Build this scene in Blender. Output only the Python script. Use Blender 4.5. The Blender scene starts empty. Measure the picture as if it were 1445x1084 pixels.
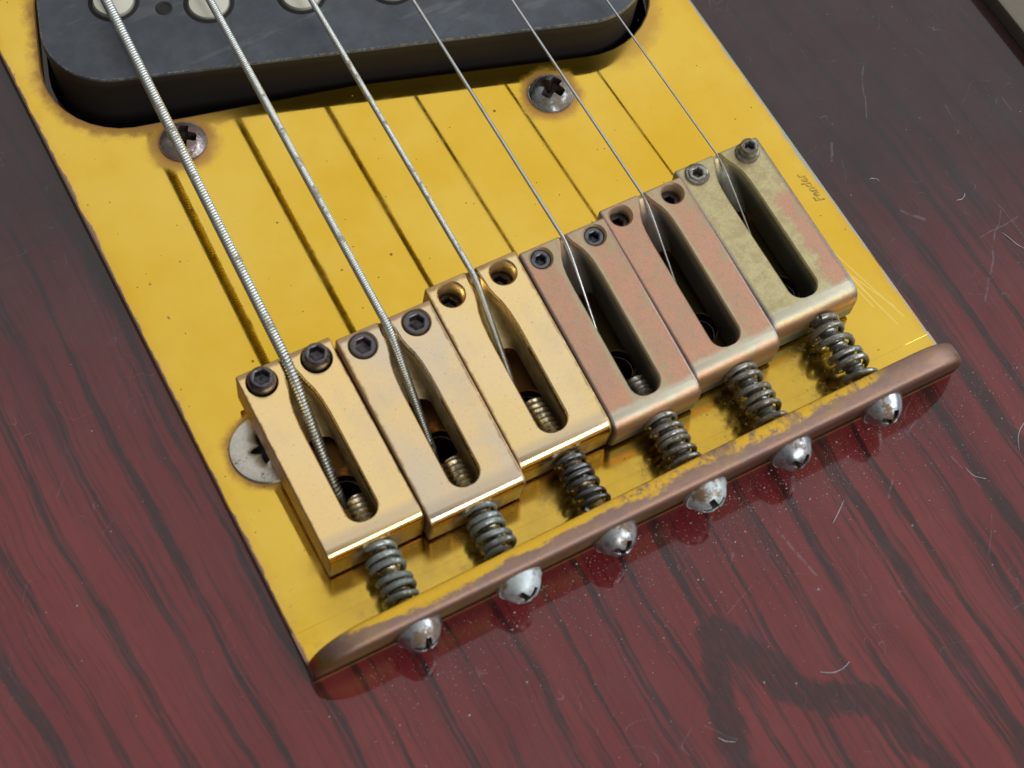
import bpy, bmesh, math, random
from mathutils import Vector, Matrix, geometry, noise
# ------------------------------------------------------------------ camera, light, exposure  (1 unit = 1 cm)
scene = bpy.context.scene
col = scene.collection
R3 = ((0.87885253, -0.47303045, 0.06213234), (-0.39585768, -0.79568886, -0.45844948), (0.26629857, 0.37831392, -0.88654591))
CAM = Vector((-5.64710978, -5.3114437, 16.98382479))
cam_data = bpy.data.cameras.new('camera'); cam = bpy.data.objects.new('camera', cam_data); col.objects.link(cam)
right, down, fwd = (Vector(r) for r in R3)
m = Matrix.Identity(4)
for k in range(3):
    m[k][0] = right[k]; m[k][1] = -down[k]; m[k][2] = -fwd[k]; m[k][3] = CAM[k]
cam.matrix_world = m
cam_data.sensor_fit = 'HORIZONTAL'; cam_data.sensor_width = 36; cam_data.lens = 2537.95 / 1445 * 36
cam_data.clip_start = 0.5; cam_data.clip_end = 2000
cam_data.dof.use_dof = True; cam_data.dof.focus_distance = 20.3; cam_data.dof.aperture_fstop = 0.42
scene.camera = cam

world = bpy.data.worlds.new('World'); scene.world = world; world.use_nodes = True
wn = world.node_tree; wn.nodes.clear()
wo = wn.nodes.new('ShaderNodeOutputWorld'); wb = wn.nodes.new('ShaderNodeBackground')
tc = wn.nodes.new('ShaderNodeTexCoord'); sp = wn.nodes.new('ShaderNodeSeparateXYZ'); rp = wn.nodes.new('ShaderNodeValToRGB')
wn.links.new(tc.outputs['Generated'], sp.inputs[0]); wn.links.new(sp.outputs['Z'], rp.inputs[0])
rp.color_ramp.elements[0].position = 0.0; rp.color_ramp.elements[0].color = (0.20, 0.195, 0.19, 1)
rp.color_ramp.elements[1].position = 1.0; rp.color_ramp.elements[1].color = (0.985, 0.985, 0.985, 1)
wn.links.new(rp.outputs[0], wb.inputs[0])
wd = wn.nodes.new('ShaderNodeVectorMath'); wd.operation = 'DOT_PRODUCT'; wd.inputs[1].default_value = (0.62, 0.64, 0.0)
wa = wn.nodes.new('ShaderNodeMath'); wa.operation = 'ADD'; wa.inputs[1].default_value = 0.61
wm = wn.nodes.new('ShaderNodeMath'); wm.operation = 'MAXIMUM'; wm.inputs[1].default_value = 0.25
wn.links.new(tc.outputs['Generated'], wd.inputs[0]); wn.links.new(wd.outputs['Value'], wa.inputs[0]); wn.links.new(wa.outputs[0], wm.inputs[0]); wn.links.new(wm.outputs[0], wb.inputs[1])
wn.links.new(wb.outputs[0], wo.inputs[0])

def window_light(name, d, dist, sx, sy, radiance, color):
    l = bpy.data.lights.new(name, 'AREA'); l.shape = 'RECTANGLE'; l.size = sx; l.size_y = sy; l.color = color
    l.energy = radiance * math.pi * sx * sy
    o = bpy.data.objects.new(name, l); col.objects.link(o)
    d = Vector(d).normalized(); o.location = d * dist
    o.rotation_euler = d.to_track_quat('Z', 'Y').to_euler()
    return o
window_light('window_lamp', (0.84, -0.16, 0.50), 200, 200, 110, 3.4, (0.84, 0.93, 1.0))
window_light('side_window_lamp', (0.20, -0.80, 0.57), 200, 180, 76, 5.6, (1.0, 0.98, 0.96))
scene.view_settings.view_transform = 'Standard'; scene.view_settings.look = 'None'
scene.view_settings.exposure = 0.0; scene.view_settings.gamma = 1.0
scene.render.engine = 'CYCLES'
scene.cycles.max_bounces = 8; scene.cycles.glossy_bounces = 6

# ------------------------------------------------------------------ node helpers
class NT:
    def __init__(s, name):
        s.m = bpy.data.materials.new(name); s.m.use_nodes = True; s.t = s.m.node_tree
        s.b = s.t.nodes['Principled BSDF']; s.tc = s.t.nodes.new('ShaderNodeTexCoord')
        s.P = s.tc.outputs['Object']
    def link(s, a, b): s.t.links.new(a, b)
    def put(s, sock, v):
        if v is None: return
        if hasattr(v, 'is_linked') or isinstance(v, bpy.types.NodeSocket): s.link(v, sock)
        elif isinstance(v, (tuple, list)) and len(v) == 3 and sock.type == 'RGBA': sock.default_value = (*v, 1)
        else: sock.default_value = v
    def math(s, op, a, b=None, c=None, clamp=False):
        n = s.t.nodes.new('ShaderNodeMath'); n.operation = op; n.use_clamp = clamp
        s.put(n.inputs[0], a); s.put(n.inputs[1], b)
        if c is not None: s.put(n.inputs[2], c)
        return n.outputs[0]
    def vmath(s, op, a, b=None, out=0):
        n = s.t.nodes.new('ShaderNodeVectorMath'); n.operation = op
        s.put(n.inputs[0], a)
        if b is not None: s.put(n.inputs[3 if op == 'SCALE' else 1], b)
        return n.outputs['Value'] if op in ('LENGTH', 'DOT_PRODUCT', 'DISTANCE') else n.outputs['Vector']
    def mapping(s, scale=(1, 1, 1), loc=(0, 0, 0), rot=(0, 0, 0), src=None):
        n = s.t.nodes.new('ShaderNodeMapping'); s.link(src or s.P, n.inputs[0])
        n.inputs['Scale'].default_value = scale; n.inputs['Location'].default_value = loc; n.inputs['Rotation'].default_value = rot
        return n.outputs[0]
    def noise(s, scale, detail=4, rough=0.55, vec=None, dist=0.0, dim='3D'):
        n = s.t.nodes.new('ShaderNodeTexNoise'); s.link(vec or s.P, n.inputs['Vector'])
        n.inputs['Scale'].default_value = scale; n.inputs['Detail'].default_value = detail
        n.inputs['Roughness'].default_value = rough; n.inputs['Distortion'].default_value = dist
        return n.outputs['Fac']
    def voro(s, scale, vec=None, feature='F1', rnd=1.0):
        n = s.t.nodes.new('ShaderNodeTexVoronoi'); s.link(vec or s.P, n.inputs['Vector']); n.feature = feature
        n.inputs['Scale'].default_value = scale; n.inputs['Randomness'].default_value = rnd
        return n.outputs['Distance'], n.outputs.get('Color')
    def step(s, v, lo, hi, a=0.0, b=1.0):
        n = s.t.nodes.new('ShaderNodeMapRange'); n.interpolation_type = 'SMOOTHSTEP'
        s.put(n.inputs['Value'], v)
        for k, x in zip(('From Min', 'From Max', 'To Min', 'To Max'), (lo, hi, a, b)): n.inputs[k].default_value = x
        return n.outputs['Result']
    def mix(s, f, a, b):
        n = s.t.nodes.new('ShaderNodeMix'); n.data_type = 'RGBA'
        s.put(n.inputs['Factor'], f); s.put(n.inputs['A'] if False else n.inputs[6], a); s.put(n.inputs[7], b)
        return n.outputs[2]
    def mixf(s, f, a, b):
        n = s.t.nodes.new('ShaderNodeMix'); n.data_type = 'FLOAT'
        s.put(n.inputs[0], f); s.put(n.inputs[2], a); s.put(n.inputs[3], b)
        return n.outputs[0]
    def sep(s, v=None):
        n = s.t.nodes.new('ShaderNodeSeparateXYZ'); s.link(v or s.P, n.inputs[0]); return n.outputs
    def rnd(s):
        return s.t.nodes.new('ShaderNodeObjectInfo').outputs['Random']
    def mx(s, *a):
        r = a[0]
        for x in a[1:]: r = s.math('MAXIMUM', r, x)
        return r
    def mul(s, a, b): return s.math('MULTIPLY', a, b)
    def seg(s, a, b, w, wob=None):
        """soft mask of a scratch running from a to b (object xy), half-width w"""
        A = Vector((a[0], a[1], 0)); B = Vector((b[0], b[1], 0)); D = B - A
        p = s.vmath('MULTIPLY', wob if wob is not None else s.P, (1, 1, 0))
        pa = s.vmath('SUBTRACT', p, tuple(A))
        t = s.math('MULTIPLY', s.vmath('DOT_PRODUCT', pa, tuple(D)), 1 / D.length_squared, clamp=True)
        n = s.t.nodes.new('ShaderNodeVectorMath'); n.operation = 'SCALE'; n.inputs[0].default_value = tuple(D); s.link(t, n.inputs[3])
        d = s.vmath('LENGTH', s.vmath('SUBTRACT', pa, n.outputs[0]))
        return s.step(d, w, w * 0.3)
    def bump(s, h, strength=0.2, dist=0.01, normal=None):
        n = s.t.nodes.new('ShaderNodeBump'); s.put(n.inputs['Height'], h)
        n.inputs['Strength'].default_value = strength; n.inputs['Distance'].default_value = dist
        if normal is not None: s.link(normal, n.inputs['Normal'])
        return n.outputs[0]
    def set(s, **k):
        names = dict(base='Base Color', metal='Metallic', rough='Roughness', normal='Normal', coat='Coat Weight', coat_rough='Coat Roughness',
                     ior='IOR', spec='Specular IOR Level', coat_ior='Coat IOR', coat_normal='Coat Normal', alpha='Alpha')
        for a, v in k.items(): s.put(s.b.inputs[names[a]], v)
        return s.m

# pickup frame: slanted axis
PD = Vector((0.957, -0.291, 0)); PN = Vector((0.291, 0.957, 0))
def rrect(d0, d1, n0, n1, r, seg=10):
    pts = []
    for cx, cy, a0 in ((d1 - r, n0 + r, -90), (d1 - r, n1 - r, 0), (d0 + r, n1 - r, 90), (d0 + r, n0 + r, 180)):
        for k in range(seg + 1):
            a = math.radians(a0 + 90 * k / seg); pts.append((cx + r * math.cos(a), cy + r * math.sin(a)))
    return pts
def pframe(p): v = PD * p[0] + PN * p[1]; return (v.x, v.y)

# ------------------------------------------------------------------ materials
XL, XR = -3.816, 3.871
def mat_plate():
    s = NT('worn_gold_plating'); x, y, z = s.sep()
    cloud = s.noise(0.45, 5, 0.6)
    gold = s.mix(s.step(cloud, 0.3, 0.7), (0.73, 0.455, 0.040), (0.80, 0.545, 0.092))
    fine = s.noise(9, 6, 0.7)
    # distance to plate sides, roughened
    wob = s.mul(s.math('SUBTRACT', s.noise(5, 5, 0.65), 0.5), 0.30)
    dl = s.math('SUBTRACT', x, XL); dr = s.math('SUBTRACT', XR, x)
    dside = s.math('MINIMUM', dl, dr)
    edge = s.step(s.math('ADD', dside, s.mul(s.math('SUBTRACT', s.noise(2.2, 6, 0.6), 0.5), 0.16)), 0.050, 0.025)
    halo = s.step(s.math('ADD', dside, wob), 0.16, 0.0)
    # grime around screws and around the pickup hole
    def ring(cx, cy, r, w):
        d = s.vmath('LENGTH', s.vmath('MULTIPLY', s.vmath('SUBTRACT', s.P, (cx, cy, 0)), (1, 1, 0)))
        return s.step(s.math('ADD', d, s.mul(wob, 0.6)), r + w, r)
    pk = s.vmath('DOT_PRODUCT', s.P, tuple(PN))
    pd = s.vmath('DOT_PRODUCT', s.P, tuple(PD))
    qx = s.math('SUBTRACT', s.math('ABSOLUTE', s.math('SUBTRACT', pd, -2.01)), 3.61 - 0.95)
    qy = s.math('SUBTRACT', s.math('ABSOLUTE', s.math('SUBTRACT', pk, 7.025)), 1.425 - 0.95)
    cq = s.t.nodes.new('ShaderNodeCombineXYZ'); s.link(s.mx(qx, 0.0), cq.inputs[0]); s.link(s.mx(qy, 0.0), cq.inputs[1])
    hd = s.math('SUBTRACT', s.vmath('LENGTH', cq.outputs[0]), 0.95)
    near = s.mul(s.step(s.math('ADD', hd, s.mul(wob, 0.9)), 0.20, -0.02), s.mx(s.step(pd, -3.0, -4.4), s.mul(s.step(pd, 0.6, 1.4), 0.6)))
    rust = s.mx(ring(-2.42, 6.30, 0.27, 0.22), ring(1.66, 5.08, 0.27, 0.17), s.mul(ring(-3.2, 2.4, 0.385, 0.11), 0.8), near)
    # small dark corrosion specks
    vd, vc = s.voro(5.2); sc = s.sep(vc)[0] if vc else None
    thr = s.step(sc, 0.55, 1.0, 0.0, 0.10)
    specks = s.mul(s.math('GREATER_THAN', thr, vd), s.step(fine, 0.35, 0.6))
    vd2, vc2 = s.voro(13.0); specks2 = s.math('GREATER_THAN', s.step(s.sep(vc2)[0], 0.8, 1.0, 0.0, 0.11), vd2)
    blot = s.step(s.noise(2.2, 6, 0.75, dist=0.4), 0.66, 0.74)
    base = s.mix(s.mul(halo, 0.35), gold, (0.66, 0.36, 0.06))
    base = s.mix(s.mul(s.step(s.noise(1.6, 7, 0.8), 0.5, 0.8), 0.22), base, (0.60, 0.36, 0.06))
    base = s.mix(s.mul(blot, 0.22), base, (0.42, 0.24, 0.05))
    base = s.mix(s.mul(rust, 0.75), base, (0.40, 0.17, 0.06))
    base = s.mix(edge, base, s.mix(s.step(x, 0, 1), (0.30, 0.20, 0.15), (0.42, 0.43, 0.36)))
    base = s.mix(s.mul(s.mx(specks, specks2), 0.8), base, (0.13, 0.07, 0.02))
    # grime in the bay behind the saddles, plus shade and reflections put into the colour
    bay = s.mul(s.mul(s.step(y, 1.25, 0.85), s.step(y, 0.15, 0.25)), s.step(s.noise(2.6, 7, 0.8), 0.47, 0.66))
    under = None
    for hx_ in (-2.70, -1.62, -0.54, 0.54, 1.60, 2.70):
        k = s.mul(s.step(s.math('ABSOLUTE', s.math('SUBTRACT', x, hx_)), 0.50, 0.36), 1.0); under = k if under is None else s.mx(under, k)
    under = s.mul(under, s.mul(s.step(y, 1.05, 1.20), s.step(y, 2.75, 2.5)))  # shade and brown reflection seen through the slots, painted on the plate
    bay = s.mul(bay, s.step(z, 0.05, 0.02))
    base = s.mix(s.mul(s.mul(s.mul(s.step(y, 1.3, 0.9), s.step(z, 0.05, 0.02)), s.step(x, 3.3, 2.8)), s.mul(s.step(x, -3.6, -3.1), s.step(s.noise(1.5, 5, 0.7), 0.3, 0.7, 0.25, 0.6))), base, (0.46, 0.30, 0.07))  # bay tinted darker: painted reflection of the saddle rears and lip
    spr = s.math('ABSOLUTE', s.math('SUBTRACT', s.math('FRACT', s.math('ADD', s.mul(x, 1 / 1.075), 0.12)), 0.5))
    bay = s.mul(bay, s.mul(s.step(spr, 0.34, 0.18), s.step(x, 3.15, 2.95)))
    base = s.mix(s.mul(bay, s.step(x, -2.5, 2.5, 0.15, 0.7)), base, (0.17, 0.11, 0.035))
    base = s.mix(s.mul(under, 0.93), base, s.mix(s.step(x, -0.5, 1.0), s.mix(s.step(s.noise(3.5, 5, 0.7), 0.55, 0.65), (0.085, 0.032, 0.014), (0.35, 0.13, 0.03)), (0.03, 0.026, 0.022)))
    # bent-up lip: the top has lost its gold to copper
    lipz = s.step(z, 0.30, 0.46)
    lw = s.mul(s.math('SUBTRACT', s.noise(2.0, 6, 0.6, vec=s.mapping((0.8, 2.2, 1))), 0.5), 0.32)
    ymid = s.math('ADD', s.step(x, -3.2, 3.2, -0.035, 0.0), lw)
    jag = s.math('ADD', s.mul(s.math('SUBTRACT', s.noise(14, 6, 0.8), 0.5), 0.09), s.mul(s.math('SUBTRACT', s.noise(60, 3, 0.8), 0.5), 0.07))
    left_gold = s.step(s.math('ADD', s.math('SUBTRACT', y, ymid), jag), -0.022, 0.018)
    patch = s.mul(s.step(s.noise(1.6, 6, 0.7, vec=s.mapping((1, 0.35, 1))), 0.40, 0.50), s.step(s.noise(12, 5, 0.75), 0.36, 0.50))
    gsel = s.mul(left_gold, s.mx(s.step(x, -0.2, -0.7), patch))
    gsel = s.mul(gsel, s.step(x, 2.9, 2.6))
    gsel = s.mul(gsel, s.step(x, -3.55, -3.3))
    copper = s.mix(s.step(s.noise(6, 6, 0.75, vec=s.mapping((0.5, 2, 1))), 0.35, 0.65), (0.35, 0.215, 0.150), (0.27, 0.185, 0.160))
    copper = s.mix(s.mul(s.step(s.noise(30, 5, 0.8), 0.5, 0.75), 0.45), copper, (0.22, 0.14, 0.11))
    grey = s.step(s.noise(3, 6, 0.75), 0.58, 0.68)
    copper = s.mix(s.mul(grey, 0.6), copper, (0.20, 0.19, 0.17))
    ol = s.step(s.noise(2.5, 6, 0.7, vec=s.mapping((1, 1, 1), (7, 3, 1))), 0.52, 0.62)
    copper = s.mix(s.mul(ol, s.step(x, 0.0, 2.0, 0.25, 0.6)), copper, (0.36, 0.25, 0.10))
    lipcol = s.mix(gsel, copper, (0.74, 0.45, 0.045))
    outer = s.mul(s.step(z, 0.54, 0.46), s.step(y, -0.03, -0.06))
    lipcol = s.mix(s.mul(lipz, 1), base, lipcol)
    brown = s.mix(s.noise(3, 5), (0.20, 0.11, 0.06), s.mix(s.step(x, -1, 1.5), (0.50, 0.36, 0.14), (0.26, 0.13, 0.09)))
    brown = s.mix(s.step(z, 0.28, 0.02), brown, (0.085, 0.048, 0.03))  # lower outer face painted darker so its reflection in the lacquer stays dim
    base = s.mix(outer, lipcol, brown)
    # scratches at the right side
    wobv = s.vmath('ADD', s.P, s.vmath('SCALE', s.vmath('SUBTRACT', s.t.nodes.new('ShaderNodeTexNoise').outputs['Color'], (0.5, 0.5, 0.5)), 0.05))
    scr = None
    random.seed(5)
    for a, b in (((3.30, 2.3), (3.62, 0.7)), ((3.36, 2.2), (3.58, 0.9)), ((3.42, 2.0), (3.74, 0.75)), ((3.34, 1.9), (3.50, 1.0)), ((3.24, 1.55), (3.45, 1.62)), ((3.27, 1.75), (3.36, 1.2)), ((3.45, 1.55), (3.72, 0.9))):
        k = s.seg(a, b, 0.010, wobv); scr = k if scr is None else s.mx(scr, k)
    base = s.mix(s.mul(scr, 0.5), base, (0.95, 0.75, 0.30))
    lipr = s.mx(s.mul(lipz, s.math('SUBTRACT', 1.0, s.mul(gsel, 0.6))), outer)
    rough = s.mixf(lipr, s.mixf(s.step(s.noise(1.8, 6, 0.75), 0.35, 0.7), 0.040, 0.105), 0.56)
    bayz = s.mul(s.mul(s.step(y, 1.25, 1.0), s.step(z, 0.05, 0.02)), s.step(x, 3.2, 2.9))
    rough = s.mx(rough, s.mul(bayz, s.step(s.noise(3, 5, 0.7), 0.3, 0.7, 0.10, 0.24)))
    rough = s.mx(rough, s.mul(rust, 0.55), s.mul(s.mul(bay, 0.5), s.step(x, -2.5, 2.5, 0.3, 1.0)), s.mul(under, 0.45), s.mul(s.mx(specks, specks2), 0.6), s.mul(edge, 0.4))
    metal = s.math('SUBTRACT', 1.0, s.mx(s.mul(rust, 0.5), s.mul(specks, 0.7), s.mul(bay, 0.5)))
    bm_ = s.bump(s.noise(45, 3, 0.6), 0.010, 0.01)
    bm_ = s.bump(s.noise(0.8, 2, 0.5), 0.02, 0.05, bm_)
    bm_ = s.bump(s.mul(s.noise(9, 6, 0.75), s.step(z, 0.2, 0.4)), 0.35, 0.02, bm_)
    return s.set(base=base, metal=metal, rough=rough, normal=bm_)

def mat_saddle_gold(name, tint, pale):
    s = NT(name); x, y, z = s.sep()
    fine = s.noise(7, 6, 0.65); base = s.mix(s.step(s.noise(1.5, 4), 0.35, 0.7), tint, pale)
    vd, vc = s.voro(16.0); sp = s.math('GREATER_THAN', s.step(s.sep(vc)[0], 0.72, 1.0, 0.0, 0.16), vd)
    vd2, vc2 = s.voro(38.0); sp2 = s.math('GREATER_THAN', s.step(s.sep(vc2)[0], 0.7, 1.0, 0.0, 0.22), vd2)
    base = s.mix(s.mul(s.mx(sp, sp2), 0.55), base, (0.42, 0.24, 0.08))
    base = s.mix(s.step(s.noise(26, 6, 0.8), 0.45, 0.85, 0, 0.35), base, (0.66, 0.45, 0.20))
    bloom = s.mul(s.step(y, 0.28, 0.15), s.step(s.math('ADD', y, 0.0), 0.05, 0.12))
    base = s.mix(s.mul(bloom, 0.55), base, (0.56, 0.47, 0.38))
    base = s.mix(s.mul(s.mul(s.step(s.noise(1.3, 5, 0.7, vec=s.mapping((1, 1, 1), (3, 8, 2))), 0.5, 0.7), s.step(s.math('ABSOLUTE', x), 0.12, 0.4)), 0.25), base, (0.62, 0.52, 0.42))
    ex = s.math('SUBTRACT', 0.525, s.math('ABSOLUTE', x))
    w = s.mul(s.math('SUBTRACT', s.noise(6, 5, 0.7), 0.5), 0.08)
    wear = s.mx(s.step(s.math('ADD', ex, w), 0.028, 0.002), s.step(s.math('ADD', s.math('SUBTRACT', 2.17, y), w), 0.05, 0.01))
    base = s.mix(s.mul(wear, 0.75), base, (0.30, 0.17, 0.08))
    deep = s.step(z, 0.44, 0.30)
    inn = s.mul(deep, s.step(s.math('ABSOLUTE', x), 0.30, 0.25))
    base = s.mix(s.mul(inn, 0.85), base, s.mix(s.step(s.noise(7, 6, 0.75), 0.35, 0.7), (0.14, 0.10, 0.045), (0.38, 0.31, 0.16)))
    grn = s.mul(s.mul(s.step(y, 0.08, 0.02), s.step(z, 0.5, 0.4)), s.step(s.noise(5, 6, 0.7), 0.56, 0.64))
    base = s.mix(s.mul(grn, 0.6), base, (0.25, 0.32, 0.30))
    rf = s.mul(s.step(y, 0.07, 0.0), s.step(z, 0.46, 0.38))  # rear face painted brown, standing in for the dim surroundings it mirrors
    base = s.mix(s.mul(rf, 0.85), base, s.mix(fine, (0.26, 0.17, 0.09), (0.50, 0.37, 0.20)))
    rough = s.mixf(s.mx(wear, inn, grn), s.mixf(fine, 0.13, 0.24), 0.5)
    metal = s.mixf(s.mx(s.mul(grn, 0.8), s.mul(inn, 0.35)), 1.0, 0.2)
    nb = s.bump(s.noise(90, 3, 0.7), 0.10, 0.006)
    return s.set(base=base, metal=metal, rough=rough, normal=nb)

def mat_saddle_copper(name, olive_left, olive_all):
    s = NT(name); x, y, z = s.sep()
    n1 = s.noise(2.2, 6, 0.7); n2 = s.noise(14, 6, 0.75)
    n3 = s.noise(40, 5, 0.8)
    pink = s.mix(s.step(n1, 0.35, 0.68), (0.60, 0.315, 0.195), (0.50, 0.305, 0.195))
    pink = s.mix(s.step(n3, 0.40, 0.72), pink, (0.44, 0.26, 0.19))
    pink = s.mix(s.mul(s.step(n2, 0.50, 0.68), 0.45), pink, (0.33, 0.24, 0.19))
    olive = s.mix(s.step(s.noise(6, 7, 0.8), 0.40, 0.62), (0.56, 0.48, 0.26), (0.44, 0.36, 0.19))
    olive = s.mix(s.step(n3, 0.45, 0.75, 0, 0.6), olive, (0.27, 0.22, 0.11))
    olive = s.mix(s.mul(s.step(s.noise(4, 6, 0.8, vec=s.mapping((1, 1, 1), (4, 1, 0))), 0.62, 0.68), 0.7), olive, (0.46, 0.20, 0.15))
    wobx = s.mul(s.math('SUBTRACT', s.noise(3.0, 6, 0.7), 0.5), 0.42)
    cor = s.step(s.noise(3.2, 7, 0.8, vec=s.mapping((1.6, 0.8, 1), (2, 9, 4))), 0.53, 0.64)
    pink = s.mix(s.mul(cor, 0.75), pink, (0.40, 0.34, 0.20))
    pit = s.step(s.noise(22, 4, 0.8), 0.66, 0.72)
    pink = s.mix(s.mul(pit, 0.6), pink, (0.14, 0.10, 0.08))
    if olive_all:
        # khaki skin all over but for a pink strip along the right rear
        m = s.mul(s.step(s.math('ADD', x, wobx), 0.26, 0.34), s.step(s.math('ADD', y, s.mul(wobx, 1.0)), 1.52, 1.38))
        m = s.mul(m, s.step(s.math('ADD', y, s.mul(wobx, 0.5)), 0.12, 0.2))
        base = s.mix(m, olive, pink)
    else:
        # patina along slot edge, the front corner and the rear band
        slot = s.step(s.math('ADD', s.math('ABSOLUTE', s.math('SUBTRACT', s.math('ABSOLUTE', x), 0.17)), s.mul(wobx, 0.5)), 0.075, 0.02)
        slot = s.mul(slot, s.step(x, olive_left, olive_left + 0.1))
        front = s.mul(s.step(s.math('ADD', y, wobx), 1.95, 2.10), 0.6)
        base = s.mix(s.mul(s.mx(slot, front), 0.75), pink, s.mix(n2, (0.50, 0.44, 0.27), (0.40, 0.33, 0.20)))
    band = s.mul(s.step(s.math('ADD', y, s.mul(wobx, 0.35)), 0.24, 0.17), s.step(s.math('ADD', y, s.mul(wobx, 0.35)), 0.055, 0.10))
    base = s.mix(s.mul(band, 0.85), base, s.mix(n2, (0.62, 0.57, 0.42), (0.44, 0.43, 0.33)))
    rear = s.mul(s.step(y, 0.10, 0.03), 1.0)
    base = s.mix(s.mul(rear, s.step(z, 0.20, 0.30)), base, s.mix(n1, (0.38, 0.20, 0.12), (0.45, 0.30, 0.14)))
    low = s.mul(rear, s.step(s.math('ADD', z, s.mul(wobx, 0.4)), 0.24, 0.16))
    base = s.mix(s.mul(low, 0.9), base, s.mix(n2, (0.25, 0.28, 0.31), (0.16, 0.17, 0.16)))
    ex = s.math('SUBTRACT', 0.525, s.math('ABSOLUTE', x))
    e = s.step(s.math('ADD', ex, s.mul(wobx, 0.16)), 0.05, 0.004)
    base = s.mix(s.mul(e, s.step(n3, 0.3, 0.6, 0.3, 0.8)), base, (0.20, 0.18, 0.20))
    deep = s.mul(s.step(z, 0.45, 0.36), s.step(s.math('ABSOLUTE', x), 0.30, 0.25)); deep = s.mul(deep, s.step(y, 0.1, 0.2))  # shade inside the slot painted in, darker with depth
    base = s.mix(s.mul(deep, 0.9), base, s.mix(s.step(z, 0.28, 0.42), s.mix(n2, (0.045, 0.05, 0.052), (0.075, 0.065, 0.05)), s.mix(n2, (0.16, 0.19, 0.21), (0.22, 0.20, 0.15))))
    rough = s.mixf(n2, 0.32, 0.52)
    metal = s.mixf(s.mx(band, s.mul(deep, 0.5)), 0.75, 0.4)
    nb = s.bump(n2, 0.35, 0.01); nb = s.bump(s.noise(70, 4, 0.7), 0.25, 0.006, nb)
    return s.set(base=base, metal=metal, rough=rough, normal=nb)

def mat_steel(name, base_col, rust_col, amount, rough0=0.18, scale=6.0, metal0=1.0):
    s = NT(name); r = s.rnd()
    off = s.t.nodes.new('ShaderNodeCombineXYZ'); s.link(s.mul(r, 37.0), off.inputs[0]); s.link(s.mul(r, 11.0), off.inputs[1])
    v = s.vmath('ADD', s.P, off.outputs[0])
    n1 = s.noise(scale, 6, 0.7, vec=v); n2 = s.noise(scale * 6, 4, 0.7, vec=v)
    f = s.step(n1, 0.62 - amount * 0.3, 0.70 - amount * 0.2)
    base = s.mix(s.step(n2, 0.3, 0.8), base_col, tuple(c * 0.75 for c in base_col))
    base = s.mix(f, base, s.mix(n2, rust_col, tuple(c * 0.5 for c in rust_col)))
    return s.set(base=base, metal=s.mixf(f, metal0, 0.3), rough=s.mixf(f, s.mixf(n2, rough0, rough0 + 0.12), 0.6), normal=s.bump(n1, 0.08, 0.006))

def mat_pickup():
    s = NT('scuffed_black_fibre'); n = s.noise(3, 6, 0.7); f = s.noise(25, 5, 0.7)
    base = s.mix(s.step(n, 0.3, 0.75), (0.036, 0.042, 0.052), (0.062, 0.073, 0.088))
    base = s.mix(s.mul(s.mul(s.step(s.noise(60, 3, 0.8), 0.62, 0.75), s.step(n, 0.45, 0.65)), 0.22), base, (0.13, 0.14, 0.16))
    w = s.step(s.noise(0.9, 4, vec=s.mapping((1, 5, 1), rot=(0, 0, 0.3))), 0.60, 0.66)
    base = s.mix(s.mul(w, 0.25), base, (0.15, 0.15, 0.15))
    z = s.sep()[2]
    base = s.mix(s.step(z, 0.475, 0.42), base, (0.024, 0.019, 0.017))
    base = s.mix(s.mul(s.mul(s.step(z, 0.47, 0.50), s.step(z, 0.509, 0.504)), s.step(f, 0.45, 0.6)), base, (0.14, 0.14, 0.14))
    side = s.step(z, 0.49, 0.46)
    return s.set(base=s.mix(side, base, (0.018, 0.015, 0.013)), rough=s.mixf(side, s.mixf(n, 0.30, 0.48), 0.6), spec=s.mixf(side, 0.5, 0.2), normal=s.bump(n, 0.08, 0.02))

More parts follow.
